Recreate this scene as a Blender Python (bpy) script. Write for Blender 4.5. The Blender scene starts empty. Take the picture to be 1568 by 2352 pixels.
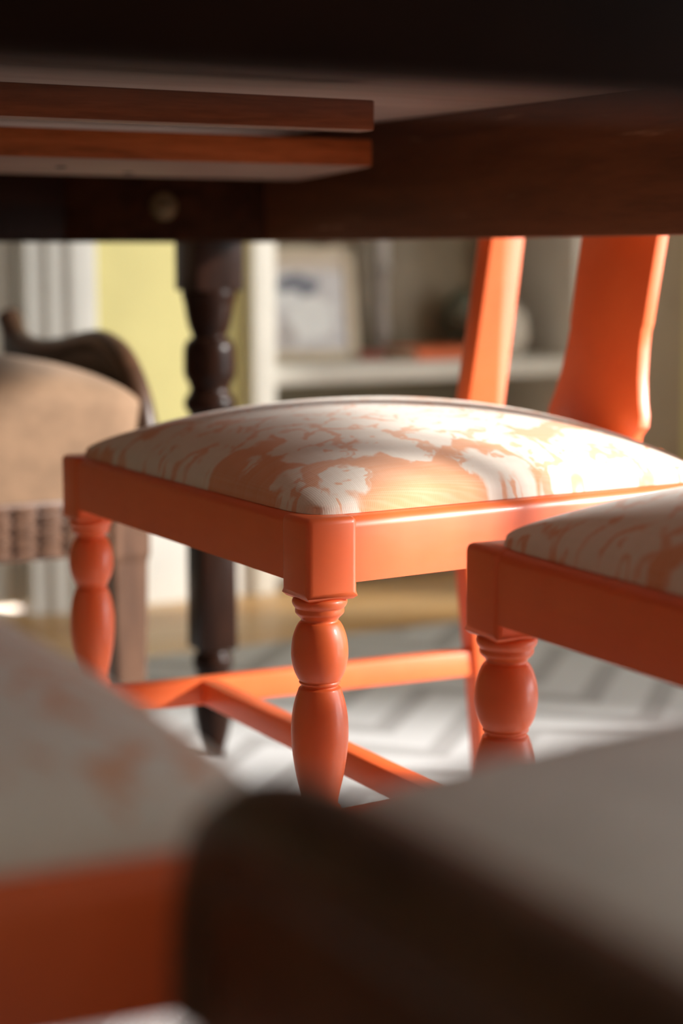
import bpy, bmesh, math, random
from mathutils import Vector, Matrix

# ------------------------------------------------------------------ camera, world, sun, exposure
scene = bpy.context.scene
COL = scene.collection
R = math.radians
# table axes: +X across the table (towards the window), +Y along the table (away from the lens)
CAM_Z = 0.633
cd = bpy.data.cameras.new('camera'); cam = bpy.data.objects.new('camera', cd); COL.objects.link(cam)
cam.location = (0, 0, CAM_Z); cam.rotation_euler = (R(90 - 8.0), 0, R(-29.0))
cd.sensor_fit = 'HORIZONTAL'; cd.sensor_width = 24.0; cd.lens = 24.0 * 4150 / 1568
cd.clip_start = 0.02
cd.dof.use_dof = True; cd.dof.focus_distance = 1.245; cd.dof.aperture_fstop = 3.5
scene.camera = cam

world = bpy.data.worlds.new('world'); scene.world = world; world.use_nodes = True
wb = world.node_tree.nodes['Background']
wb.inputs[0].default_value = (0.90, 0.955, 1.0, 1); wb.inputs[1].default_value = 7.5

SUN_DIR = Vector((1.0, -0.73, 0.53)).normalized()
sl = bpy.data.lights.new('sun', 'SUN'); sun = bpy.data.objects.new('sun', sl); COL.objects.link(sun)
sl.energy = 11.5; sl.angle = R(7); sl.color = (1.0, 0.955, 0.90)
sun.rotation_euler = (-SUN_DIR).to_track_quat('-Z', 'Y').to_euler(); sun.location = SUN_DIR * 8

vs = scene.view_settings
vs.view_transform = 'Standard'; vs.look = 'None'; vs.gamma = 1.0; vs.use_curve_mapping = False
vs.exposure = 0.2

# ------------------------------------------------------------------ helpers
def srgb(r, g, b):
    f = lambda c: (c / 255 / 12.92) if c / 255 <= 0.04045 else ((c / 255 + 0.055) / 1.055) ** 2.4
    return (f(r), f(g), f(b), 1)

class NT:
    """small node builder around a principled material"""
    def __init__(s, name, rough=0.5, spec=0.5):
        s.m = bpy.data.materials.new(name); s.m.use_nodes = True
        s.t = s.m.node_tree; s.b = s.t.nodes['Principled BSDF']
        s.b.inputs['Roughness'].default_value = rough
        s.b.inputs['Specular IOR Level'].default_value = spec
        s.tc = s.t.nodes.new('ShaderNodeTexCoord'); s.oi = s.t.nodes.new('ShaderNodeObjectInfo')
    def n(s, typ, **k):
        x = s.t.nodes.new(typ)
        for a, v in k.items(): setattr(x, a, v)
        return x
    def put(s, sock, v):
        if isinstance(v, bpy.types.NodeSocket): s.t.links.new(v, sock)
        elif v is not None: sock.default_value = v
    def pos(s, scale=(1, 1, 1), shift=0.0):
        m = s.n('ShaderNodeMapping'); s.put(m.inputs['Scale'], scale); s.put(m.inputs['Vector'], s.tc.outputs['Object'])
        if not shift: return m.outputs[0]
        k = s.n('ShaderNodeVectorMath', operation='SCALE'); k.inputs[0].default_value = (shift, shift * 1.7, shift * .6)
        s.put(k.inputs['Scale'], s.rnd())
        a = s.n('ShaderNodeVectorMath', operation='ADD'); s.put(a.inputs[0], m.outputs[0]); s.put(a.inputs[1], k.outputs[0])
        return a.outputs[0]
    def rnd(s):
        x = s.n('ShaderNodeVectorMath', operation='DOT_PRODUCT'); s.put(x.inputs[0], s.oi.outputs['Location']); x.inputs[1].default_value = (.77, 1.31, .53)
        return x.outputs['Value']
    def noise(s, v, scale, detail=3, rough=.55, dist=0.0, color=False):
        x = s.n('ShaderNodeTexNoise'); s.put(x.inputs['Vector'], v); x.inputs['Scale'].default_value = scale
        x.inputs['Detail'].default_value = detail; x.inputs['Roughness'].default_value = rough; x.inputs['Distortion'].default_value = dist
        return x.outputs['Color' if color else 'Fac']
    def vor(s, v, scale, feature='F1', out='Distance'):
        x = s.n('ShaderNodeTexVoronoi', feature=feature); s.put(x.inputs['Vector'], v); x.inputs['Scale'].default_value = scale
        return x.outputs[out]
    def math(s, op, a, b=0.0, c=0.0):
        x = s.n('ShaderNodeMath', operation=op)
        for i, v in enumerate((a, b, c)): s.put(x.inputs[i], v)
        return x.outputs[0]
    def step(s, v, lo, hi, to0=0.0, to1=1.0):
        x = s.n('ShaderNodeMapRange', interpolation_type='SMOOTHSTEP'); s.put(x.inputs[0], v)
        for i, q in enumerate((lo, hi, to0, to1)): x.inputs[i + 1].default_value = q
        return x.outputs[0]
    def mix(s, f, a, b, mode='MIX'):
        x = s.n('ShaderNodeMix', data_type='RGBA', blend_type=mode); s.put(x.inputs[0], f); s.put(x.inputs[6], a); s.put(x.inputs[7], b)
        return x.outputs[2]
    def warp(s, v, scale, amt):
        c = s.noise(v, scale, 2, color=True)
        m = s.n('ShaderNodeVectorMath', operation='MULTIPLY_ADD'); s.put(m.inputs[0], c)
        m.inputs[1].default_value = (amt,) * 3; s.put(m.inputs[2], v); return m.outputs[0]
    def color(s, c): s.put(s.b.inputs['Base Color'], c); return s
    def rough(s, r): s.put(s.b.inputs['Roughness'], r); return s
    def bump(s, h, strength=.2, dist=.002):
        x = s.n('ShaderNodeBump'); x.inputs['Strength'].default_value = strength; x.inputs['Distance'].default_value = dist
        s.put(x.inputs['Height'], h); s.put(s.b.inputs['Normal'], x.outputs[0]); return s

def plain(name, c, rough=.5, var=.12, scale=12, bump=0.0, spec=.5, stretch=(1, 1, 1)):
    k = NT(name, rough, spec); n = k.noise(k.pos(stretch, 3.0), scale, 4)
    dark = tuple(x * (1 - var * 2) for x in c[:3]) + (1,); lite = tuple(min(1, x * (1 + var)) for x in c[:3]) + (1,)
    k.color(k.mix(k.step(n, .3, .7), dark, lite))
    if bump: k.bump(n, bump, .003)
    return k.m

def wood(name, c0, c1, rough=.4, axis='x', worn=None, grain=26, bump=.12, spec=.5):
    k = NT(name, rough, spec)
    sc = {'x': (1.2, 14, 14), 'y': (14, 1.2, 14), 'z': (14, 14, 1.2)}[axis]
    v = k.pos(sc, 5.0); n = k.noise(v, grain / 8, 5, .62, .6); f = k.noise(v, grain, 3, .6)
    g = k.math('ADD', k.math('MULTIPLY', n, .7), k.math('MULTIPLY', f, .3))
    c = k.mix(k.step(g, .32, .68), c0, c1)
    if worn:
        col, lo = worn
        w = k.noise(k.pos({'x': (2.2, 9, 30), 'y': (9, 2.2, 30), 'z': (9, 9, 2.2)}[axis], 2.0), 2.4, 6, .68, .4)
        c = k.mix(k.step(w, lo, lo + .14), c, col)
    k.color(c); k.bump(g, bump, .002)
    return k.m

# ---- mesh helpers
def add_box(bm, lo, hi, bev=0.0, seg=2):
    t = bmesh.new(); bmesh.ops.create_cube(t, size=1.0)
    for v in t.verts: v.co = Vector([lo[i] + (v.co[i] + .5) * (hi[i] - lo[i]) for i in range(3)])
    if bev: bmesh.ops.bevel(t, geom=t.edges[:], offset=bev, segments=seg, profile=.5, affect='EDGES')
    merge(bm, t)
def merge(bm, t, M=None):
    if M is not None: bmesh.ops.transform(t, matrix=M, verts=t.verts[:])
    me = bpy.data.meshes.new('tmp'); t.to_mesh(me); bm.from_mesh(me); bpy.data.meshes.remove(me); t.free()
def add_lathe(bm, prof, n=40, c=(0, 0)):
    """prof: list of (radius, z), from one end to the other"""
    t = bmesh.new(); rings = []
    for r, z in prof:
        rings.append([t.verts.new((c[0] + r * math.cos(2 * math.pi * i / n), c[1] + r * math.sin(2 * math.pi * i / n), z)) for i in range(n)])
    for a, b in zip(rings, rings[1:]):
        for i in range(n): t.faces.new((a[i], a[(i + 1) % n], b[(i + 1) % n], b[i]))
    t.faces.new(rings[0]); t.faces.new(rings[-1])
    bmesh.ops.recalc_face_normals(t, faces=t.faces[:]); merge(bm, t)
def smooth_prof(pts, sub=4):
    """Catmull-Rom through (r, z) points"""
    out = []
    for i in range(len(pts) - 1):
        p0 = pts[max(i - 1, 0)]; p1 = pts[i]; p2 = pts[i + 1]; p3 = pts[min(i + 2, len(pts) - 1)]
        for k in range(sub):
            t = k / sub
            out.append(tuple(.5 * (2 * p1[j] + (p2[j] - p0[j]) * t + (2 * p0[j] - 5 * p1[j] + 4 * p2[j] - p3[j]) * t * t
                                   + (3 * p1[j] - p0[j] - 3 * p2[j] + p3[j]) * t ** 3) for j in (0, 1)))
    out.append(pts[-1]); return out
def add_prism(bm, outline, place, bev=0.0, seg=2):
    """outline: 2D points; place(p, k) -> 3D for k = 0 / 1 (two caps)"""
    t = bmesh.new()
    A = [t.verts.new(place(p, 0)) for p in outline]; B = [t.verts.new(place(p, 1)) for p in outline]
    n = len(outline)
    t.faces.new(A); t.faces.new(list(reversed(B)))
    for i in range(n): t.faces.new((A[i], B[i], B[(i + 1) % n], A[(i + 1) % n]))
    bmesh.ops.recalc_face_normals(t, faces=t.faces[:])
    if bev:
        caps = [f for f in t.faces if len(f.verts) == n] if n != 4 else list(t.faces)
        es = list({e for f in caps for e in f.edges})
        bmesh.ops.bevel(t, geom=es, offset=bev, segments=seg, profile=.5, affect='EDGES')
    merge(bm, t)
def add_tube(bm, pts, r, n=12):
    t = bmesh.new(); rings = []
    for i, p in enumerate(pts):
        p = Vector(p); d = (Vector(pts[min(i + 1, len(pts) - 1)]) - Vector(pts[max(i - 1, 0)])).normalized()
        u = d.orthogonal().normalized() if i == 0 else (u - d * u.dot(d)).normalized()
        w = d.cross(u); rr = r[i] if isinstance(r, (list, tuple)) else r
        rings.append([t.verts.new(p + u * rr * math.cos(2 * math.pi * k / n) + w * rr * math.sin(2 * math.pi * k / n)) for k in range(n)])
    for a, b in zip(rings, rings[1:]):
        for k in range(n): t.faces.new((a[k], a[(k + 1) % n], b[(k + 1) % n], b[k]))
    t.faces.new(rings[0]); t.faces.new(rings[-1]); bmesh.ops.recalc_face_normals(t, faces=t.faces[:]); merge(bm, t)

def obj(name, bm, mat, parent=None, smooth=True, label=None):
    me = bpy.data.meshes.new(name); bm.to_mesh(me); bm.free()
    me.materials.append(mat)
    if smooth:
        for p in me.polygons: p.use_smooth = True
        try: me.set_sharp_from_angle(angle=R(38))
        except Exception: pass
    o = bpy.data.objects.new(name, me); COL.objects.link(o)
    if parent is not None: o.parent = parent
    if label: o['label'] = label
    return o
def box(name, lo, hi, mat, parent=None, bev=0.0, seg=2, label=None):
    bm = bmesh.new(); add_box(bm, lo, hi, bev, seg); return obj(name, bm, mat, parent, bev > 0, label)
def tag(o, label=None, cat=None, group=None, kind=None):
    for k, v in (('label', label), ('category', cat), ('group', group), ('kind', kind)):
        if v: o[k] = v
    return o
def thing(name, label, cat, loc=(0, 0, 0), rz=0.0, group=None):
    o = bpy.data.objects.new(name, None); COL.objects.link(o); o.location = loc; o.rotation_euler = (0, 0, rz)
    o.empty_display_size = .05
    return tag(o, label, cat, group)
def copy_tree(o, parent=None):
    c = o.copy(); COL.objects.link(c); c.parent = parent
    for ch in list(o.children): copy_tree(ch, c)
    return c

# ------------------------------------------------------------------ materials
def make_coral():
    k = NT('coral_paint', .40, .5)
    k.b.inputs['Coat Weight'].default_value = .22; k.b.inputs['Coat Roughness'].default_value = .16
    v = k.pos((40, 40, 190), 4.0); n = k.noise(v, 1.0, 2, .5)
    d = k.noise(k.pos((1, 1, 1), 2.0), 90, 2)
    blot = k.noise(k.pos((1, 1, 1), 2.0), 14, 3)
    k.color(k.mix(k.step(blot, .3, .7), (0.80, 0.132, 0.030, 1), (0.84, 0.155, 0.038, 1)))
    k.rough(k.step(n, .2, .8, .40, .46))
    h = k.math('ADD', n, k.math('MULTIPLY', d, .35)); k.bump(h, .05, .0010)
    return k.m
def make_fabric():
    k = NT('printed_linen', .88, .2)
    p = k.pos((1, 1, 0), 7.0)
    w1 = k.warp(p, 22, .030); w2 = k.warp(w1, 90, .012)
    cell = k.vor(w2, 7.5); petal = k.vor(w2, 22, 'F1'); big = k.noise(w1, 7.0, 2, .5, .5)
    f = k.math('ADD', k.math('MULTIPLY', cell, .75), k.math('MULTIPLY', petal, .40))
    f = k.math('ADD', f, k.math('MULTIPLY', big, .9))
    ground = k.step(f, 1.17, 1.21)                       # 1 = coral ground, 0 = pale flower
    edge = k.vor(w2, 24, 'DISTANCE_TO_EDGE'); vm = k.noise(p, 30, 2)
    vein = k.math('MULTIPLY', k.step(edge, .035, .075, 1.0, 0.0), k.step(vm, .46, .54))
    edge2 = k.vor(w2, 46, 'DISTANCE_TO_EDGE')
    vein2 = k.math('MULTIPLY', k.step(edge2, .05, .11, 1.0, 0.0), k.step(k.noise(p, 55, 2), .56, .62))
    m = k.math('MAXIMUM', ground, k.math('MULTIPLY', k.math('MAXIMUM', vein, vein2), .85))
    wx = k.n('ShaderNodeTexWave', wave_type='BANDS', bands_direction='X'); wy = k.n('ShaderNodeTexWave', wave_type='BANDS', bands_direction='Y')
    for w in (wx, wy):
        k.put(w.inputs['Vector'], k.pos((1, 1, 0))); w.inputs['Scale'].default_value = 200; w.inputs['Distortion'].default_value = .3; w.inputs['Detail'].default_value = 1
        w.inputs['Detail Scale'].default_value = .3
    weave = k.math('MULTIPLY', wx.outputs['Fac'], wy.outputs['Fac'])
    slub = k.noise(k.pos((300, 18, 0)), 1.0, 2); slub2 = k.noise(k.pos((18, 300, 0)), 1.0, 2)
    m = k.math('MULTIPLY', m, k.step(k.math('ADD', k.math('MULTIPLY', weave, .5), slub), .35, .85, .84, 1.0))
    pale = k.mix(k.math('MULTIPLY', k.math('ADD', slub, slub2), .5), (0.70, 0.61, 0.50, 1), (0.82, 0.76, 0.68, 1))
    k.color(k.mix(m, pale, (0.72, 0.33, 0.165, 1)))
    k.bump(k.math('ADD', weave, k.math('ADD', slub, slub2)), .14, .0006)
    k.b.inputs['Sheen Weight'].default_value = .25
    return k.m
def make_rug():
    k = NT('chevron_flatweave', .95, .15)
    s = k.n('ShaderNodeSeparateXYZ'); k.put(s.inputs[0], k.pos())
    zig = k.math('PINGPONG', s.outputs['X'], .17)
    t = k.math('FRACT', k.math('MULTIPLY', k.math('ADD', s.outputs['Y'], zig), 1 / .135))
    band = k.math('MULTIPLY', k.step(t, .10, .16), k.step(t, .46, .52, 1.0, 0.0))
    n = k.noise(k.pos((1, 1, 1)), 260, 2)
    k.color(k.mix(k.math('MULTIPLY', band, .8), (0.54, 0.54, 0.545, 1), (0.32, 0.31, 0.308, 1)))
    k.bump(n, .4, .002); return k.m
CORAL = make_coral(); FABRIC = make_fabric(); RUG = make_rug()
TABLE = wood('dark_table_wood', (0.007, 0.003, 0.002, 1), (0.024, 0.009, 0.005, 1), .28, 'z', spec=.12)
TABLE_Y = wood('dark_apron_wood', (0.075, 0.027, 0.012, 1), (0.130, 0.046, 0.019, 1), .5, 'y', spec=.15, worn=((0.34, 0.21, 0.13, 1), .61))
TABLE_X = wood('shaded_end_wood', (0.006, 0.002, 0.001, 1), (0.018, 0.006, 0.0026, 1), .5, 'x', spec=.06)  # near-black copy of the table wood; shade at the near end painted in
UNDER = wood('unfinished_underside', (0.40, 0.30, 0.265, 1), (0.56, 0.43, 0.38, 1), .55, 'x', grain=18, spec=.3)
BRACE = wood('brown_brace_wood', (0.016, 0.0055, 0.0022, 1), (0.045, 0.015, 0.006, 1), .5, 'x', spec=.08)
BATTEN_DARK = wood('dark_red_batten_wood', (0.10, 0.030, 0.012, 1), (0.20, 0.062, 0.024, 1), .6, 'x', spec=.1)
BATTEN_FLOORLIT = wood('raw_batten_wood', (0.16, 0.095, 0.072, 1), (0.25, 0.155, 0.12, 1), .6, 'x', spec=.1)  # unfinished grey wood, cool floor light on the bottom faces tinted into its colour
BATTEN = wood('reddish_batten_wood', (0.17, 0.045, 0.013, 1), (0.38, 0.11, 0.032, 1), .6, 'x', spec=.1)
CARVED = wood('carved_dark_wood', (0.030, 0.0135, 0.007, 1), (0.072, 0.034, 0.018, 1), .4, 'x', spec=.3)
CARVED_Z = wood('carved_leg_wood', (0.075, 0.036, 0.020, 1), (0.15, 0.075, 0.042, 1), .38, 'z')
BEIGE = plain('beige_velvet', (0.235, 0.142, 0.082, 1), .8, .07, 30, .15, .3)
BEIGE_LIT = plain('lit_beige_velvet', (0.74, 0.70, 0.67, 1), .7, .06, 30, .12, .3)  # paler, greyer copy of the beige velvet, with light on the seat painted in
BEIGE.node_tree.nodes['Principled BSDF'].inputs['Sheen Weight'].default_value = .12
BRASS = plain('dull_brass', (0.20, 0.145, 0.08, 1), .5, .15, 60)
BRASS.node_tree.nodes['Principled BSDF'].inputs['Metallic'].default_value = .8
DARKIRON = plain('dark_iron', (0.02, 0.017, 0.016, 1), .5, .1, 60)
YELLOW = plain('yellow_wall_paint', srgb(206, 196, 134), .85, .03, 5, .04)
CREAMW = plain('cream_wall_paint', (0.54, 0.44, 0.33, 1), .85, .03, 5, .04)
WHITE = plain('white_trim_paint', (0.74, 0.72, 0.66, 1), .5, .03, 8)
CEIL = plain('ceiling_paint', (0.75, 0.74, 0.70, 1), .9, .02, 5)
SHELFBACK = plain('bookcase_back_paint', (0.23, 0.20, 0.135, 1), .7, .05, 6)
SHELFPAINT = plain('bookcase_paint', (0.70, 0.67, 0.59, 1), .5, .03, 8)
BEIGEPAINT = plain('beige_pilaster_paint', (0.34, 0.27, 0.185, 1), .6, .03, 6)
FLOORW = [wood('oak_plank_%s' % n, a, b, .38, 'x') for n, a, b in (
    ('amber', (0.42, 0.23, 0.075, 1), (0.58, 0.34, 0.13, 1)), ('honey', (0.36, 0.19, 0.06, 1), (0.52, 0.29, 0.10, 1)),
    ('tan', (0.45, 0.27, 0.11, 1), (0.60, 0.38, 0.17, 1)))]

# ------------------------------------------------------------------ the room
X0, X1, Y0, Y1, H = -1.9, 3.1, -2.3, 3.06, 2.55
fl = tag(box('floor', (X0, Y0, -.05), (X1, Y1 + .35, -.012), FLOORW[1]), 'golden oak plank floor showing beyond the rug', kind='structure')
random.seed(4)
PW, PL = .12, 1.25
plank_mesh = {}
def plank_me(L, i):
    key = (round(L, 3), i)
    if key not in plank_mesh:
        bm = bmesh.new(); add_box(bm, (0, .0008, -.012), (L - .0015, PW - .0008, 0), .0012, 1)
        me = bpy.data.meshes.new('plank'); bm.to_mesh(me); bm.free(); me.materials.append(FLOORW[i]); plank_mesh[key] = me
    return plank_mesh[key]
y = Y0; row = 0
while y < Y1 - .01:
    x = X0; off = (row % 3) * .4 + .45; first = True
    while x < X1 - .02:
        L = min(off if first else PL, X1 - x); first = False
        o = bpy.data.objects.new('plank', plank_me(L, random.randrange(3))); COL.objects.link(o); o.location = (x, y, 0); o.parent = fl
        x += L
    y += PW; row += 1

def wall(name, boxes, mat, label):
    bm = bmesh.new()
    for lo, hi in boxes: add_box(bm, lo, hi)
    return tag(obj(name, bm, mat, None, False), label, kind='structure')
BX0, BX1 = 1.49, 2.53            # built-in bookcase, outer
DX0, DX1 = .16, 1.072             # doorway
wall('wall_back', [((X0, Y1, 0), (DX0, Y1 + .12, H)), ((DX1, Y1, 0), (BX0, Y1 + .12, H)), ((BX1, Y1, 0), (X1, Y1 + .12, H)),
                   ((DX0, Y1, 2.06), (DX1, Y1 + .12, H)), ((BX0, Y1, 2.2), (BX1, Y1 + .12, H))], YELLOW, 'pale yellow painted wall beyond the dining table')
wall('wall_left', [((X0 - .1, Y0, 0), (X0, Y1 + .12, H))], CREAMW, 'cream wall on the left of the room')
wall('wall_near', [((X0, Y0 - .1, 0), (X1, Y0, H))], CREAMW, 'cream wall behind the camera')
WINS = [(-1.35, .75, .06, 2.20), (1.62, 1.88, .06, 2.20)]       # y0, y1, z0, z1 of right-wall openings, second added to light the back wall
wall('wall_right', [((X1, Y0, 0), (X1 + .12, WINS[0][0], H)), ((X1, WINS[0][1], 0), (X1 + .12, WINS[1][0], H)), ((X1, WINS[1][1], 0), (X1 + .12, Y1 + .12, H))]
     + [((X1, w[0], 0), (X1 + .12, w[1], w[2])) for w in WINS] + [((X1, w[0], w[3]), (X1 + .12, w[1], H)) for w in WINS],
     YELLOW, 'yellow wall with the tall window and the added narrow one the daylight comes through')
tag(box('ceiling', (X0, Y0, H), (X1, Y1 + .12, H + .05), CEIL), 'white ceiling of the dining room', kind='structure')
# windows
PANE = bpy.data.materials.new('window_glass'); PANE.use_nodes = True
nt = PANE.node_tree; out = nt.nodes['Material Output']; nt.nodes.remove(nt.nodes['Principled BSDF'])
tr = nt.nodes.new('ShaderNodeBsdfTransparent'); gl = nt.nodes.new('ShaderNodeBsdfGlossy'); gl.inputs['Roughness'].default_value = .02
mx = nt.nodes.new('ShaderNodeMixShader'); mx.inputs[0].default_value = .05
nt.links.new(tr.outputs[0], mx.inputs[1]); nt.links.new(gl.outputs[0], mx.inputs[2]); nt.links.new(mx.outputs[0], out.inputs[0])
for wi, (wy0, wy1, wz0, wz1) in enumerate(WINS):
    win = tag(bpy.data.objects.new('window_%d' % (wi + 1), None), ('wide', 'added narrow')[wi] + ' white glazed door in the right wall', kind='structure'); COL.objects.link(win); win.location = (X1 + .06, 0, 0)
    bm = bmesh.new()
    for lo, hi in (((-.04, wy0, wz0), (.04, wy1, wz0 + .05)), ((-.04, wy0, wz1 - .05), (.04, wy1, wz1)), ((-.04, wy0, wz0), (.04, wy0 + .05, wz1)), ((-.04, wy1 - .05, wz0), (.04, wy1, wz1))):
        add_box(bm, lo, hi, .004, 1)
    obj('window_frame', bm, WHITE, win)
    nb = (3, 1)[wi]; qs = [wy0 + .05 + (wy1 - wy0 - .1) * i / nb for i in range(nb + 1)]
    for q in qs[1:-1]: box('mullion', (-.03, q - .02, wz0 + .05), (.03, q + .02, wz1 - .05), WHITE, win, .004)
    for a, b in zip(qs, qs[1:]): box('pane', (-.002, a + .021, wz0 + .051), (.002, b - .021, wz1 - .051), PANE, win)
    pl = bpy.data.lights.new('window_portal', 'AREA'); pl.shape = 'RECTANGLE'; pl.size = wz1 - wz0; pl.size_y = wy1 - wy0; pl.cycles.is_portal = True
    po = bpy.data.objects.new('window_portal', pl); COL.objects.link(po); po.location = (X1 + .11, (wy0 + wy1) / 2, (wz0 + wz1) / 2); po.rotation_euler = (0, R(90), 0)
# baseboards
def baseboard(name, x0, x1, label):
    out_ = [(0, 0), (-.018, 0), (-.018, .125), (-.014, .14), (-.008, .146), (-.006, .16), (0, .16)]
    bm = bmesh.new(); add_prism(bm, out_, lambda p, k: (x1 if k else x0, Y1 + p[0], p[1]))
    return tag(obj(name, bm, WHITE), label, kind='structure')
bb = baseboard('baseboard_back', 1.19, BX0, 'white baseboard under the yellow wall')
baseboard('baseboard_right', BX1, X1, 'white baseboard to the right of the bookcase')
# door casing (stepped architrave) and door
cas = [(0, 0), (0, -.030), (.010, -.036), (.050, -.036), (.060, -.026), (.088, -.024), (.094, -.014), (.112, -.012), (.112, 0)]
bm = bmesh.new()
add_prism(bm, cas, lambda p, k: (1.184 - p[0], Y1 + p[1], 2.14 if k else 0))
add_prism(bm, cas, lambda p, k: (DX0 - .112 + p[0], Y1 + p[1], 2.14 if k else 0))
add_box(bm, (DX0 - .112, Y1 - .034, 2.06), (1.184, Y1, 2.20), .006)
for x0, x1 in ((DX1 - .012, DX1 + .001), (DX0 - .001, DX0 + .012)): add_box(bm, (x0, Y1 - .012, 0), (x1, Y1 + .12, 2.06))
tag(obj('trim_1', bm, WHITE), 'white moulded door casing beside the yellow wall', kind='structure')
dr = tag(bpy.data.objects.new('door_1', None), 'white panelled door left of the yellow wall', kind='structure'); COL.objects.link(dr); dr.location = (DX0, Y1 + .05, 0)
DW = DX1 - DX0
box('door_slab', (.014, .012, .008), (DW - .014, .05, 2.055), WHITE, dr)
bm = bmesh.new()
for lo, hi in (((.014, 0, .008), (.12, .02, 2.055)), ((DW - .12, 0, .008), (DW - .014, .02, 2.055)), ((.12, 0, .008), (DW - .12, .02, .22)), ((.12, 0, .95), (DW - .12, .02, 1.08)), ((.12, 0, 1.93), (DW - .12, .02, 2.055)), ((DW / 2 - .05, 0, .22), (DW / 2 + .05, .02, 1.93))):
    add_box(bm, lo, hi, .003, 1)
obj('door_frame', bm, WHITE, dr)
bm = bmesh.new(); add_lathe(bm, smooth_prof([(.022, 0), (.022, .006), (.010, .012), (.010, .03), (.024, .045), (.026, .055), (.016, .066), (.001, .068)], 3), 20)
kn = obj('door_knob', bm, BRASS, dr); kn.rotation_euler = (R(90), 0, 0); kn.location = (.07, 0, 1.0)

# rug
bm = bmesh.new(); add_box(bm, (-1.0, -1.3, 0.0005), (2.35, 2.60, .008), .003, 2)
tag(obj('rug', bm, RUG), 'pale grey chevron patterned rug under the dining table', 'rug')

# ------------------------------------------------------------------ bookcase and what stands in it
bk = thing('bookcase', 'cream built-in bookcase beside the yellow wall', 'bookcase', (0, 0, 0))
BD = .30
box('side_stile', (BX0, Y1 - .035, 0), (BX0 + .047, Y1 + BD, 2.2), SHELFPAINT, bk, .003)
box('side_stile', (2.24, Y1 - .010, 0), (2.285, Y1 + BD, 2.2), SHELFPAINT, bk, .003)
box('pilaster', (2.286, Y1 - .020, 0), (BX1, Y1 + .14, 2.2), BEIGEPAINT, bk, .004, label='wide beige side panel')
box('back_panel', (BX0, Y1 + BD, 0), (2.285, Y1 + BD + .02, 2.2), SHELFBACK, bk, label='tan back panel')
for z0, z1 in ((.02, .10), (.393, .430), (.92, .955), (1.40, 1.43), (1.80, 1.83), (2.15, 2.20)):
    box('shelf_board', (BX0 + .047, Y1 - .006, z0), (2.24, Y1 + BD, z1), SHELFPAINT, bk, .003)
SZ = .430
def item(x, y, name, label, cat, rz=0, group=None): return thing(name, label, cat, (x, y, SZ), rz, group)
# photo in a pale frame
fr = item(1.640, Y1 + .10, 'picture_frame', 'pale framed photograph leaning on the bookcase shelf', 'picture frame', R(-4))
FW, FH = .285, .225
tilt = bpy.data.objects.new('frame_body', None)
FRAMEM = plain('pale_frame_wood', (0.62, 0.52, 0.38, 1), .5, .05, 20)
def tilted(name, boxes, mat, label=None, bev=.002):
    bm = bmesh.new()
    for lo, hi in boxes: add_box(bm, lo, hi, bev, 1)
    o = obj(name, bm, mat, fr, True, label); o.rotation_euler = (R(-9), 0, 0); return o
bpy.data.objects.remove(tilt)
tilted('frame_moulding', [((-FW / 2, -.016, 0), (FW / 2, 0, .022)), ((-FW / 2, -.016, FH - .022), (FW / 2, 0, FH)), ((-FW / 2, -.016, 0), (-FW / 2 + .022, 0, FH)), ((FW / 2 - .022, -.016, 0), (FW / 2, 0, FH))], FRAMEM)
tilted('frame_back', [((-FW / 2 + .01, -.004, .01), (FW / 2 - .01, .004, FH - .01))], DARKIRON)
def make_print():
    k = NT('photo_print', .3, .5); w = k.warp(k.pos((1, 1, 1)), 30, .02)
    s = k.n('ShaderNodeSeparateXYZ'); k.put(s.inputs[0], w)
    def blob(x, z, rx, rz):
        a = k.math('DIVIDE', k.math('SUBTRACT', s.outputs['X'], x + .01), rx); b = k.math('DIVIDE', k.math('SUBTRACT', s.outputs['Z'], z + .01), rz)
        return k.step(k.math('ADD', k.math('MULTIPLY', a, a), k.math('MULTIPLY', b, b)), .6, 1.3, 1.0, 0.0)
    c = k.mix(k.step(k.noise(w, 24, 2), .4, .6), (0.50, 0.46, 0.45, 1), (0.60, 0.57, 0.55, 1))
    for (x, z, rx, rz), col in (((-.075, .145, .055, .035), (0.52, 0.58, 0.58, 1)), ((-.08, .115, .03, .022), (0.20, 0.24, 0.25, 1)), ((.02, .150, .045, .024), (0.10, 0.095, 0.12, 1)),
                                ((.045, .085, .05, .045), (0.72, 0.71, 0.68, 1)), ((.0, .12, .03, .02), (0.68, 0.67, 0.65, 1)), ((-.01, .05, .02, .03), (0.42, 0.37, 0.34, 1))):
        c = k.mix(blob(x, z, rx, rz), c, col)
    c = k.mix(k.step(s.outputs['Z'], .185, .195), c, (0.56, 0.46, 0.35, 1))
    k.color(c); return k.m
tilted('photograph', [((-FW / 2 + .02, -.008, .02), (FW / 2 - .02, -.005, FH - .02))], make_print(), 'black and white print', 0)
# candlestick
cs = item(1.905, Y1 + .206, 'candlestick', 'slender grey candlestick standing between the framed photo and orange books', 'candlestick')
bm = bmesh.new(); add_lathe(bm, smooth_prof([(.036, 0), (.036, .006), (.018, .016), (.012, .03), (.018, .05), (.013, .09), (.014, .17), (.020, .18), (.020, .19)], 4), 24)
obj('stem', bm, plain('grey_pewter', (0.42, 0.38, 0.34, 1), .35, .08, 20), cs)
bm = bmesh.new(); add_lathe(bm, [(.0155, .186), (.0155, .36), (.012, .364), (.001, .366)], 24)
obj('candle', bm, plain('grey_wax', (0.50, 0.46, 0.42, 1), .5, .04, 20), cs)
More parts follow.
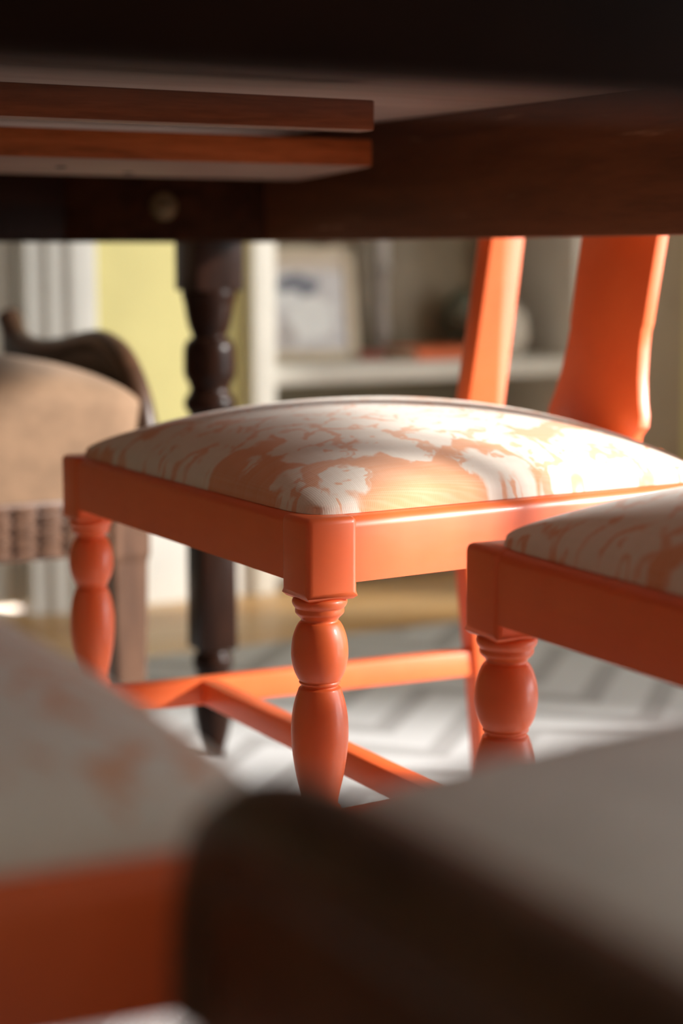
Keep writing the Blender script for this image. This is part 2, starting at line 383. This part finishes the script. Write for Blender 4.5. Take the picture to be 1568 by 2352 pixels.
# flat books
def flat_book(x, y, z, w, d, t, col, label, rz=0.0):
    b = thing('book', label, 'book', (x, y, z), rz, 'books lying on the bookcase shelf')
    cm = plain('book_cloth', col, .6, .06, 40)
    bm = bmesh.new(); add_box(bm, (-w / 2, -d / 2, 0), (w / 2, d / 2, .0025), .0008, 1); add_box(bm, (-w / 2, -d / 2, t - .0025), (w / 2, d / 2, t), .0008, 1)
    add_box(bm, (-w / 2, -d / 2, 0), (w / 2, -d / 2 + .003, t), .001, 1)
    obj('cover', bm, cm, b)
    box('pages', (-w / 2 + .004, -d / 2 + .003, .0025), (w / 2 - .004, d / 2 - .004, t - .0025), plain('page_paper', (0.72, 0.66, 0.54, 1), .8, .05, 80), b)
flat_book(1.975, Y1 + .090, SZ, .205, .14, .024, (0.74, 0.155, 0.045, 1), 'orange book lying flat on the shelf in front of the candlestick', R(2))
flat_book(1.79, Y1 + .16, SZ, .13, .12, .016, (0.36, 0.09, 0.055, 1), 'thin maroon book lying flat right beside the framed photo', R(-3))
# rounded white vase and a dark leafy ornament
vs_ = item(2.135, Y1 + .085, 'vase', 'rounded cream vase at the right end of the bookcase shelf', 'vase')
bm = bmesh.new(); add_lathe(bm, smooth_prof([(.022, 0), (.034, .006), (.046, .035), (.047, .06), (.038, .092), (.022, .108), (.016, .112), (.017, .122), (.014, .124), (.012, .115)], 4), 28)
obj('body', bm, plain('cream_glaze', (0.66, 0.60, 0.50, 1), .3, .04, 20), vs_)
bl = item(2.10, Y1 + .192, 'ornament', 'dark green round ornament behind the orange book', 'ornament')
bm = bmesh.new(); add_lathe(bm, smooth_prof([(.03, 0), (.032, .008), (.014, .02), (.014, .03), (.036, .05), (.048, .085), (.036, .12), (.012, .138), (.001, .14)], 4), 24)
obj('body', bm, plain('dark_green_glaze', (0.11, 0.11, 0.07, 1), .35, .1, 20), bl)
# tall picture leaning at the back of the shelf
pb = item(2.0, Y1 + .272, 'serving_tray', 'broad tan tray leaning against the bookcase back', 'tray')
bm = bmesh.new(); add_box(bm, (-.19, -.010, 0), (.19, 0, .30), .004, 2)
o = obj('tray_base', bm, plain('tan_tray_wood', (0.26, 0.20, 0.125, 1), .5, .08, 20), pb); o.rotation_euler = (R(-5), 0, 0)
bm = bmesh.new()
for lo, hi in (((-.19, -.026, 0), (.19, -.004, .014)), ((-.19, -.026, .286), (.19, -.004, .30)), ((-.19, -.026, 0), (-.176, -.004, .30)), ((.176, -.026, 0), (.19, -.004, .30))): add_box(bm, lo, hi, .003, 1)
o = obj('tray_rim', bm, plain('brown_tray_rim', (0.20, 0.14, 0.085, 1), .5, .08, 20), pb); o.rotation_euler = (R(-5), 0, 0)

# ------------------------------------------------------------------ dining table
FZ = .0083                       # furniture stands on the rug
UZ = .763                        # underside of the top
AB = .643                        # bottom of the aprons
tb = thing('dining_table', 'dark wooden dining table with turned legs seen from underneath', 'table', (.47, 1.19, FZ))
tc = Vector((.47, 1.19, 0))
def tl(p): return tuple(Vector(p) - tc)
def tbox(name, lo, hi, mat, bev=.002, label=None, par=None): return box(name, tl(lo), tl(hi), mat, par or tb, bev, 2, label)
tt = tbox('table_top', (-.06, .30, UZ), (1.0, 2.09, UZ + .026), UNDER, .006)
tt.data.materials.append(wood('polished_table_wood', (0.030, 0.011, 0.005, 1), (0.085, 0.030, 0.012, 1), .3, 'y'))
for p in tt.data.polygons:
    if p.normal.z > -.9: p.material_index = 1
IN = .945
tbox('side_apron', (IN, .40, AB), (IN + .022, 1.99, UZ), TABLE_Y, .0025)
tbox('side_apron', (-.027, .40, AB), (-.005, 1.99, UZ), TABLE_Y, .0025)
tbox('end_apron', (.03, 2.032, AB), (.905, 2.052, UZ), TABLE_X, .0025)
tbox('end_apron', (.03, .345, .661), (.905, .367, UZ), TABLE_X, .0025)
LP = [(.033, .586), (.0335, .580), (.031, .571), (.0285, .555), (.0255, .541), (.0220, .533), (.0215, .529), (.0265, .526), (.0300, .520), (.0318, .512), (.0320, .488), (.0305, .480), (.0265, .472), (.0246, .466), (.0265, .460),
      (.0305, .455), (.0320, .448), (.0310, .442), (.0270, .436), (.0245, .430), (.026, .418), (.030, .395), (.032, .37), (.030, .345), (.025, .328), (.024, .322), (.030, .317), (.031, .309), (.028, .302)]
def table_leg(x, y):
    bm = bmesh.new(); a = .032
    add_box(bm, (-a, -a, .585), (a, a, UZ), .003)
    add_lathe(bm, smooth_prof(LP, 3), 36)
    s = .0245; add_box(bm, (-s, -s, .14), (s, s, .306), .004)
    add_lathe(bm, smooth_prof([(.020, .145), (.021, .136), (.0245, .130), (.0245, .118), (.021, .110), (.0235, .100), (.0255, .085), (.0245, .06), (.0205, .035), (.0155, .015), (.0135, 0)], 3), 32)
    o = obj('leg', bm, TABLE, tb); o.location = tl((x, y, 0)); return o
for x in (.935, .005):
    for yy in (2.02, .375): table_leg(x, yy)
# corner brace with its bolt
def brace(p, q, name='corner_brace'):
    p = Vector(p); q = Vector(q); d = (q - p).normalized(); n = Vector((d.y, -d.x)) # towards the table middle
    if n.dot(Vector((.47, 1.19)) - p) < 0: n = -n
    th = .022
    pts = [p + n * 0, q + n * 0, q - n * th + d * -.0, p - n * th + d * .0]
    bm = bmesh.new(); add_prism(bm, [tuple(v) for v in pts], lambda s, k: tl((s[0], s[1], UZ - .001 if k else AB + .001)), .0015)
    o = obj(name, bm, BRACE, tb)
    mid = p.lerp(q, .5); ang = math.atan2(n.y, n.x)
    bm = bmesh.new(); add_lathe(bm, [(.016, 0), (.016, .002), (.0145, .003)], 28)
    w = obj('washer', bm, BRASS, o); M = Matrix.Translation(Vector(tl((mid.x, mid.y, .684))) ) @ Matrix.Rotation(ang, 4, 'Z') @ Matrix.Rotation(R(90), 4, 'Y')
    w.matrix_local = M
    bm = bmesh.new(); add_lathe(bm, [(.010, .003), (.010, .010), (.0085, .0115)], 6); add_lathe(bm, [(.0045, .003), (.0045, .020), (.004, .021)], 14)
    b = obj('bolt', bm, BRASS, o); b.matrix_local = M
brace((IN, 1.885), (.755, 2.032)); brace((-.005, 1.885), (.185, 2.032))
# cross battens screwed under the top
tbox('batten', (.03, 1.256, .724), (.726, 1.280, .748), BATTEN_DARK, .0015, 'rough reddish cross batten')
for x in (.06, .26): tbox('spacer', (x, 1.260, .7475), (x + .07, 1.278, UZ), UNDER, .001)
bm = bmesh.new()
add_prism(bm, [(.03, 1.485), (.856, 1.485), (.936, 1.785), (.03, 1.785)], lambda p, k: tl((p[0], p[1], .734 if k else .709)), .002)
bo = obj('wide_batten', bm, BATTEN, tb, True, 'wide orange brown board with a slanted end')
for x in (.08, .36): tbox('spacer', (x, 1.53, .7335), (x + .06, 1.74, UZ), UNDER, .001)
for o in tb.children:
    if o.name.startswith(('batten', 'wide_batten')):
        o.data.materials.append(BATTEN_FLOORLIT)
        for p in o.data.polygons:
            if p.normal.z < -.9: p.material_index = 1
for x, yy in ((.52, 1.70), (.70, 1.70), (.60, 1.62), (.34, 1.70), (.18, 1.62)):
    bm = bmesh.new(); add_lathe(bm, [(.0055, .7098), (.0055, .7080), (.004, .7072)], 16)
    s = obj('screw', bm, DARKIRON, bo); s.location = tl((x, yy, 0))

# ------------------------------------------------------------------ coral dining chair
FT = .448                        # top of the seat frame
FXH, FY, BXH, BY = .220, -.200, .192, .200
k_ = 1 / 3325
TURN = [(0, 54), (3, 61), (9, 64.5), (16, 64), (22, 61), (26, 57.5), (31, 57.5), (38, 57), (44, 52), (50, 46), (55, 43.5), (59, 45), (62, 48.5), (75, 56), (100, 64), (128, 67), (150, 66), (175, 60.5), (190, 54), (197, 50), (200, 47.5), (204, 49),
        (208, 46.5), (212, 42.5), (215, 44.5), (218, 49), (226, 52), (245, 58), (270, 63.5), (300, 67), (335, 67.5), (380, 64), (430, 56), (470, 47), (500, 42), (506, 48), (514, 51), (522, 48), (528, 43), (534, 45)]
def front_leg():
    bm = bmesh.new(); a = .020; zb = .3895
    t = bmesh.new(); bmesh.ops.create_cube(t, size=1.0)
    for v in t.verts: v.co = Vector((v.co.x * 2 * a, v.co.y * 2 * a, zb + (v.co.z + .5) * (FT - zb)))
    bmesh.ops.bevel(t, geom=[e for e in t.edges if max(v.co.z for v in e.verts) < zb + .001], offset=.006, segments=3, profile=.6, affect='EDGES')
    bmesh.ops.bevel(t, geom=[e for e in t.edges if min(v.co.z for v in e.verts) > FT - .001 or (abs(e.verts[0].co.z - e.verts[1].co.z) > .03)], offset=.0048, segments=3, profile=.5, affect='EDGES')
    merge(bm, t)
    add_lathe(bm, smooth_prof([(r * k_, zb + .001 - d * k_) for d, r in TURN], 3), 56)
    z1 = zb - 534 * k_                           # top of the stretcher block
    s = .0175; add_box(bm, (-s, -s, .170), (s, s, z1 + .001), .003)
    add_lathe(bm, smooth_prof([(.013, .171), (.0165, .164), (.0165, .156), (.013, .150), (.0165, .13), (.0185, .10), (.016, .06), (.012, .03), (.0155, .018), (.0165, .010), (.013, 0)], 3), 32)
    return bm
def back_post():
    """outline in the (y, z) plane; raked back above the seat, splayed below"""
    F = [(.215, 0), (.196, .20), (.1775, .36), (.1765, .45), (.197, .58), (.222, .74), (.2375, .84), (.240, .90)]
    B = [(.262, .92), (.276, .90), (.272, .84), (.259, .74), (.241, .60), (.2225, .46), (.2215, .36), (.232, .20), (.247, 0)]
    bm = bmesh.new(); w = .013
    add_prism(bm, F + B, lambda p, k: (w if k else -w, p[0], p[1]), .003)
    return bm
def back_y(z):  # centre line of the raked back
    return .199 + max(0, z - .45) * .158
def seat_cushion(w0, w1, y0, y1, z0, hgt, lip, n=44, p=2.3, q=.55, rc=.012):
    """domed drop-in pad; w0 / w1 half widths at front / back"""
    bm = bmesh.new(); g = []
    S = [math.sin(math.pi / 2 * (2 * i / n - 1)) for i in range(n + 1)]
    for v in S:
        rowv = []
        for u in S:
            yy = (y0 + y1) / 2 + v * (y1 - y0) / 2; hw = w0 + (w1 - w0) * (v + 1) / 2
            # round the plan corners a little
            cu = abs(u) ** 14; cv = abs(v) ** 14; sh = 1 - .045 * cu * cv
            x_ = u * hw * sh; y_ = (y0 + y1) / 2 + (yy - (y0 + y1) / 2) * sh
            e = ((1 - abs(u) ** p) * (1 - abs(v) ** p))
            h = lip + hgt * max(0, e) ** q
            rowv.append(bm.verts.new((x_, y_, z0 + h)))
        g.append(rowv)
    for i in range(n):
        for j in range(n): bm.faces.new((g[i][j], g[i][j + 1], g[i + 1][j + 1], g[i + 1][j]))
    rim = [g[0][j] for j in range(n)] + [g[i][n] for i in range(n)] + [g[n][j] for j in range(n, 0, -1)] + [g[i][0] for i in range(n, 0, -1)]
    c = Vector((0, (y0 + y1) / 2, 0)); prev = rim
    for dz, ins in ((lip * .45, -.0012), (.0, .004)):
        ring = []
        for v in rim:
            d = Vector((v.co.x, v.co.y, 0)) - c; l = d.length
            ring.append(bm.verts.new((c.x + d.x * (1 - ins / l), c.y + d.y * (1 - ins / l), z0 + dz)))
        for i in range(len(rim)):
            j = (i + 1) % len(rim); bm.faces.new((prev[i], ring[i], ring[j], prev[j]))
        prev = ring
    bm.faces.new(prev); bmesh.ops.recalc_face_normals(bm, faces=bm.faces[:])
    return bm
def rail(bm, p, q, th, z0, z1, bev=.003, top=.008):
    """rail between two plan points p, q (outer face on the line), thickness th inwards (left of p->q)"""
    p = Vector(p); q = Vector(q); d = (q - p).normalized(); n = Vector((-d.y, d.x))
    pr = [(0, z0), (0, z1 - top)] + [(top * (1 - math.cos(a)), z1 - top + top * math.sin(a)) for a in (R(30), R(60), R(90))] + [(th, z1), (th, z0)]
    add_prism(bm, pr, lambda s, k: tuple((p if k == 0 else q) + n * s[0]) + (s[1],))
def make_chair():
    t = thing('dining_chair', 'x', 'chair')
    for sx in (-1, 1):
        o = obj('front_leg', front_leg(), CORAL, t); o.location = (sx * FXH, FY, 0)
        o = obj('back_post', back_post(), CORAL, t); o.location = (sx * BXH, 0, 0)
    RB = .4015
    bm = bmesh.new(); rail(bm, (-FXH + .018, FY - .0185), (FXH - .018, FY - .0185), .022, RB, FT - .0004); obj('front_rail', bm, CORAL, t)
    # side rails flush with the leg's outer face
    a = Vector((FXH + .0185, FY + .018)); b = Vector((BXH + .0115, .18))
    bm = bmesh.new(); rail(bm, tuple(a), tuple(b), .022, RB, FT - .0004); obj('side_rail', bm, CORAL, t)
    bm = bmesh.new(); rail(bm, (-b.x, b.y), (-a.x, a.y), .022, RB, FT - .0004); obj('side_rail', bm, CORAL, t)
    bm = bmesh.new(); rail(bm, (BXH - .012, .214), (-BXH + .012, .214), .024, RB, FT - .002); obj('back_rail', bm, CORAL, t)
    # shoe and splat
    bm = bmesh.new(); add_box(bm, (-.085, .186, FT - .002), (.085, .214, FT + .012), .003); obj('shoe', bm, CORAL, t)
    half = [(.449, .061), (.470, .0615), (.478, .0685), (.488, .0675), (.500, .0625), (.520, .0570), (.545, .0535), (.562, .0525), (.566, .0540), (.60, .0545), (.65, .0560), (.70, .0535), (.76, .046), (.82, .050), (.875, .058)]
    pts = [(w, z) for z, w in half] + [(-w, z) for z, w in reversed(half)]
    bm = bmesh.new(); add_prism(bm, pts, lambda p, k: (p[0], back_y(p[1]) + (.0065 if k else -.0065), p[1]), .0018); obj('splat', bm, CORAL, t)
    cr = [(-.205, .885), (-.205, .915), (-.15, .932), (-.06, .950), (0, .955), (.06, .950), (.15, .932), (.205, .915), (.205, .885), (.12, .872), (0, .868), (-.12, .872)]
    bm = bmesh.new(); add_prism(bm, cr, lambda p, k: (p[0], back_y(p[1]) + (.010 if k else -.010) - .006 + .012 * (abs(p[0]) / .2) ** 2 * -1 + .006, p[1]), .004); obj('crest_rail', bm, CORAL, t)
    # H stretcher
    for sx in (-1, 1):
        bm = bmesh.new()
        p = Vector((sx * FXH, FY + .012)); q = Vector((sx * BXH, .205)); d = (q - p).normalized(); n = Vector((-d.y, d.x)) * .009
        add_prism(bm, [tuple(p + n), tuple(p - n), tuple(q - n), tuple(q + n)], lambda s, k: (s[0], s[1], .231 if k else .206), .002)
        obj('side_stretcher', bm, CORAL, t)
    box('cross_stretcher', (-.212, -.098, .207), (.212, -.080, .230), CORAL, t, .002)
    c = obj('seat_pad', seat_cushion(.2285, .196, -.2105, .176, FT - .003, .054, .007, q=.50, p=2.2), FABRIC, t, True, 'coral and cream floral linen seat pad')
    return t
def put(o, x, y, rz, label):
    o.location = (x, y, FZ); o.rotation_euler = (0, 0, rz); o['label'] = label; o['group'] = 'coral dining chairs around the table'
chA = make_chair(); chB = copy_tree(chA); chD = copy_tree(chA)
put(chA, .790, 1.316, R(-90), 'coral painted chair in sharp focus in the middle of the picture')
put(chB, .823, .697, R(-92), 'coral painted chair cut off by the right edge, nearer than the sharp one')
put(chD, .042, .708, R(90), 'blurred coral chair with beige seat in the left foreground')

# ------------------------------------------------------------------ carved armchair
def make_armchair(A, hgt, lip, cloth):
    """origin under the seat centre, front towards -y"""
    t = thing('armchair', 'x', 'armchair')
    W, D = .272, .245
    RZ0, RZ1 = .286, .353
    for sx in (-1, 1):
        bm = bmesh.new(); a = .021
        cur = [(0, 1.0), (.10, .92), (.20, .80), (.286, .80)]
        # square tapering leg, fuller at the top
        prof = [(.353, .024), (.285, .024), (.275, .0215), (.20, .0205), (.10, .017), (.03, .0145), (.012, .018), (0, .017)]
        for (z1, r1), (z0, r0) in zip(prof, prof[1:]):
            vs1 = [bm.verts.new((x * r1, y_ * r1, z1)) for x, y_ in ((-1, -1), (1, -1), (1, 1), (-1, 1))]
            vs0 = [bm.verts.new((x * r0, y_ * r0, z0)) for x, y_ in ((-1, -1), (1, -1), (1, 1), (-1, 1))]
            for i in range(4): bm.faces.new((vs0[i], vs0[(i + 1) % 4], vs1[(i + 1) % 4], vs1[i]))
        bmesh.ops.remove_doubles(bm, verts=bm.verts[:], dist=1e-5); bmesh.ops.holes_fill(bm, edges=bm.edges[:])
        bmesh.ops.bevel(bm, geom=[e for e in bm.edges if abs(e.verts[0].co.z - e.verts[1].co.z) > .005], offset=.003, segments=2, profile=.5, affect='EDGES')
        bmesh.ops.recalc_face_normals(bm, faces=bm.faces[:])
        o = obj('front_leg', bm, CARVED_Z, t, False); o.location = (sx * (W - .024), -D + .024, 0)
        bm = bmesh.new(); add_prism(bm, [(.245, 0), (.215, .30), (.215, .55), (.262, .90), (.300, .90), (.255, .55), (.250, .30), (.280, 0)], lambda p, k: ((.018 if k else -.018), p[0], p[1]), .003)
        o = obj('back_post', bm, CARVED, t); o.location = (sx * (W - .060), 0, 0)
    fr_ = box('front_rail', (-W + .046, -D + .006, RZ0), (W - .046, -D + .034, RZ1), CARVED_Z, t, .003)
    for sx in (-1, 1): box('side_rail', (sx * W - .03 if sx > 0 else sx * W, -D + .04, RZ0), (sx * W if sx > 0 else sx * W + .03, .225, RZ1), CARVED_Z, t, .003)
    box('back_rail', (-W + .03, .215, RZ0), (W - .03, .243, RZ1), CARVED_Z, t, .003)
    # carved blocks in rows on the front rail
    pm = None; nx, nz = 15, 6; px = (2 * W - .092) / nx; pz = (RZ1 - RZ0 - .008) / nz
    for i in range(nx):
        for j in range(nz):
            if pm is None:
                bm = bmesh.new(); add_box(bm, (-px / 2 + .0022, -.0055, -pz / 2 + .0012), (px / 2 - .0022, .001, pz / 2 - .0012), .0022, 1)
                ob = obj('carved_block', bm, CARVED_Z, fr_); pm = ob.data
            else:
                ob = bpy.data.objects.new('carved_block', pm); COL.objects.link(ob); ob.parent = fr_
            ob.location = (-W + .046 + px * (i + .5), -D + .006 + (.0015 if (i + j) % 2 else 0), RZ0 + .004 + pz * (j + .5))
    # arms: solid shaped panels with a rounded front end
    for sx in (-1, 1):
        bm = bmesh.new(); add_prism(bm, A, lambda p, k: (sx * W + (.013 if k else -.013) * 1, p[0], p[1]), .006, 3)
        o = obj('arm', bm, CARVED, t, True, 'dark arm panel with a rounded front end')
        bm = bmesh.new(); add_tube(bm, [(sx * W, p[0], p[1]) for p in smooth_prof(A[1:-1], 3)], .0165, 12); obj('arm_moulding', bm, CARVED, o)
    # seat and back upholstery
    obj('seat_cushion', seat_cushion(W + .004, W - .026, -D + .002, .200, RZ1, hgt, lip, 36, 3.2, .40), cloth, t, True, 'thick upholstered seat')
    bm = bmesh.new()
    outl = [(-.235, .44), (-.245, .70), (-.235, .95), (-.16, 1.03), (0, 1.06), (.16, 1.03), (.235, .95), (.245, .70), (.235, .44)]
    add_prism(bm, outl, lambda p, k: (p[0], .225 + max(0, p[1] - .5) * .17 + (.028 if k else 0), p[1]), .006, 2); obj('back_frame', bm, CARVED, t)
    inn = [(p[0] * .82, .52 + (p[1] - .44) * .80) for p in outl]
    bm = bmesh.new(); add_prism(bm, inn, lambda p, k: (p[0], .225 + max(0, p[1] - .5) * .17 + (.004 if k else -.022), p[1]), .014, 3); obj('back_pad', bm, BEIGE, t)
    return t
ARM_HIGH = [(-.235, .340), (-.235, .390), (-.228, .428), (-.212, .462), (-.185, .492), (-.150, .512), (-.105, .522), (-.05, .519), (.02, .510), (.10, .504), (.17, .506), (.215, .519), (.245, .545), (.245, .345)]
ARM_LOW = [(-.222, .340), (-.224, .425), (-.220, .460), (-.205, .477), (-.17, .484), (-.08, .485), (0, .484), (.15, .482), (.215, .492), (.245, .52), (.245, .345)]
acC = make_armchair(ARM_HIGH, .062, .100, BEIGE); acF = make_armchair(ARM_LOW, .050, .105, BEIGE_LIT)
acC.location = (.540, 2.165, FZ); acC['label'] = 'carved dark armchair with thick beige seat beyond the sharp coral chair'; acC['group'] = 'carved armchairs at the table ends'
acF.location = (.470, .195, FZ); acF.rotation_euler = (0, 0, R(180)); acF['label'] = 'blurred dark wooden armchair filling the bottom foreground'; acF['group'] = 'carved armchairs at the table ends'
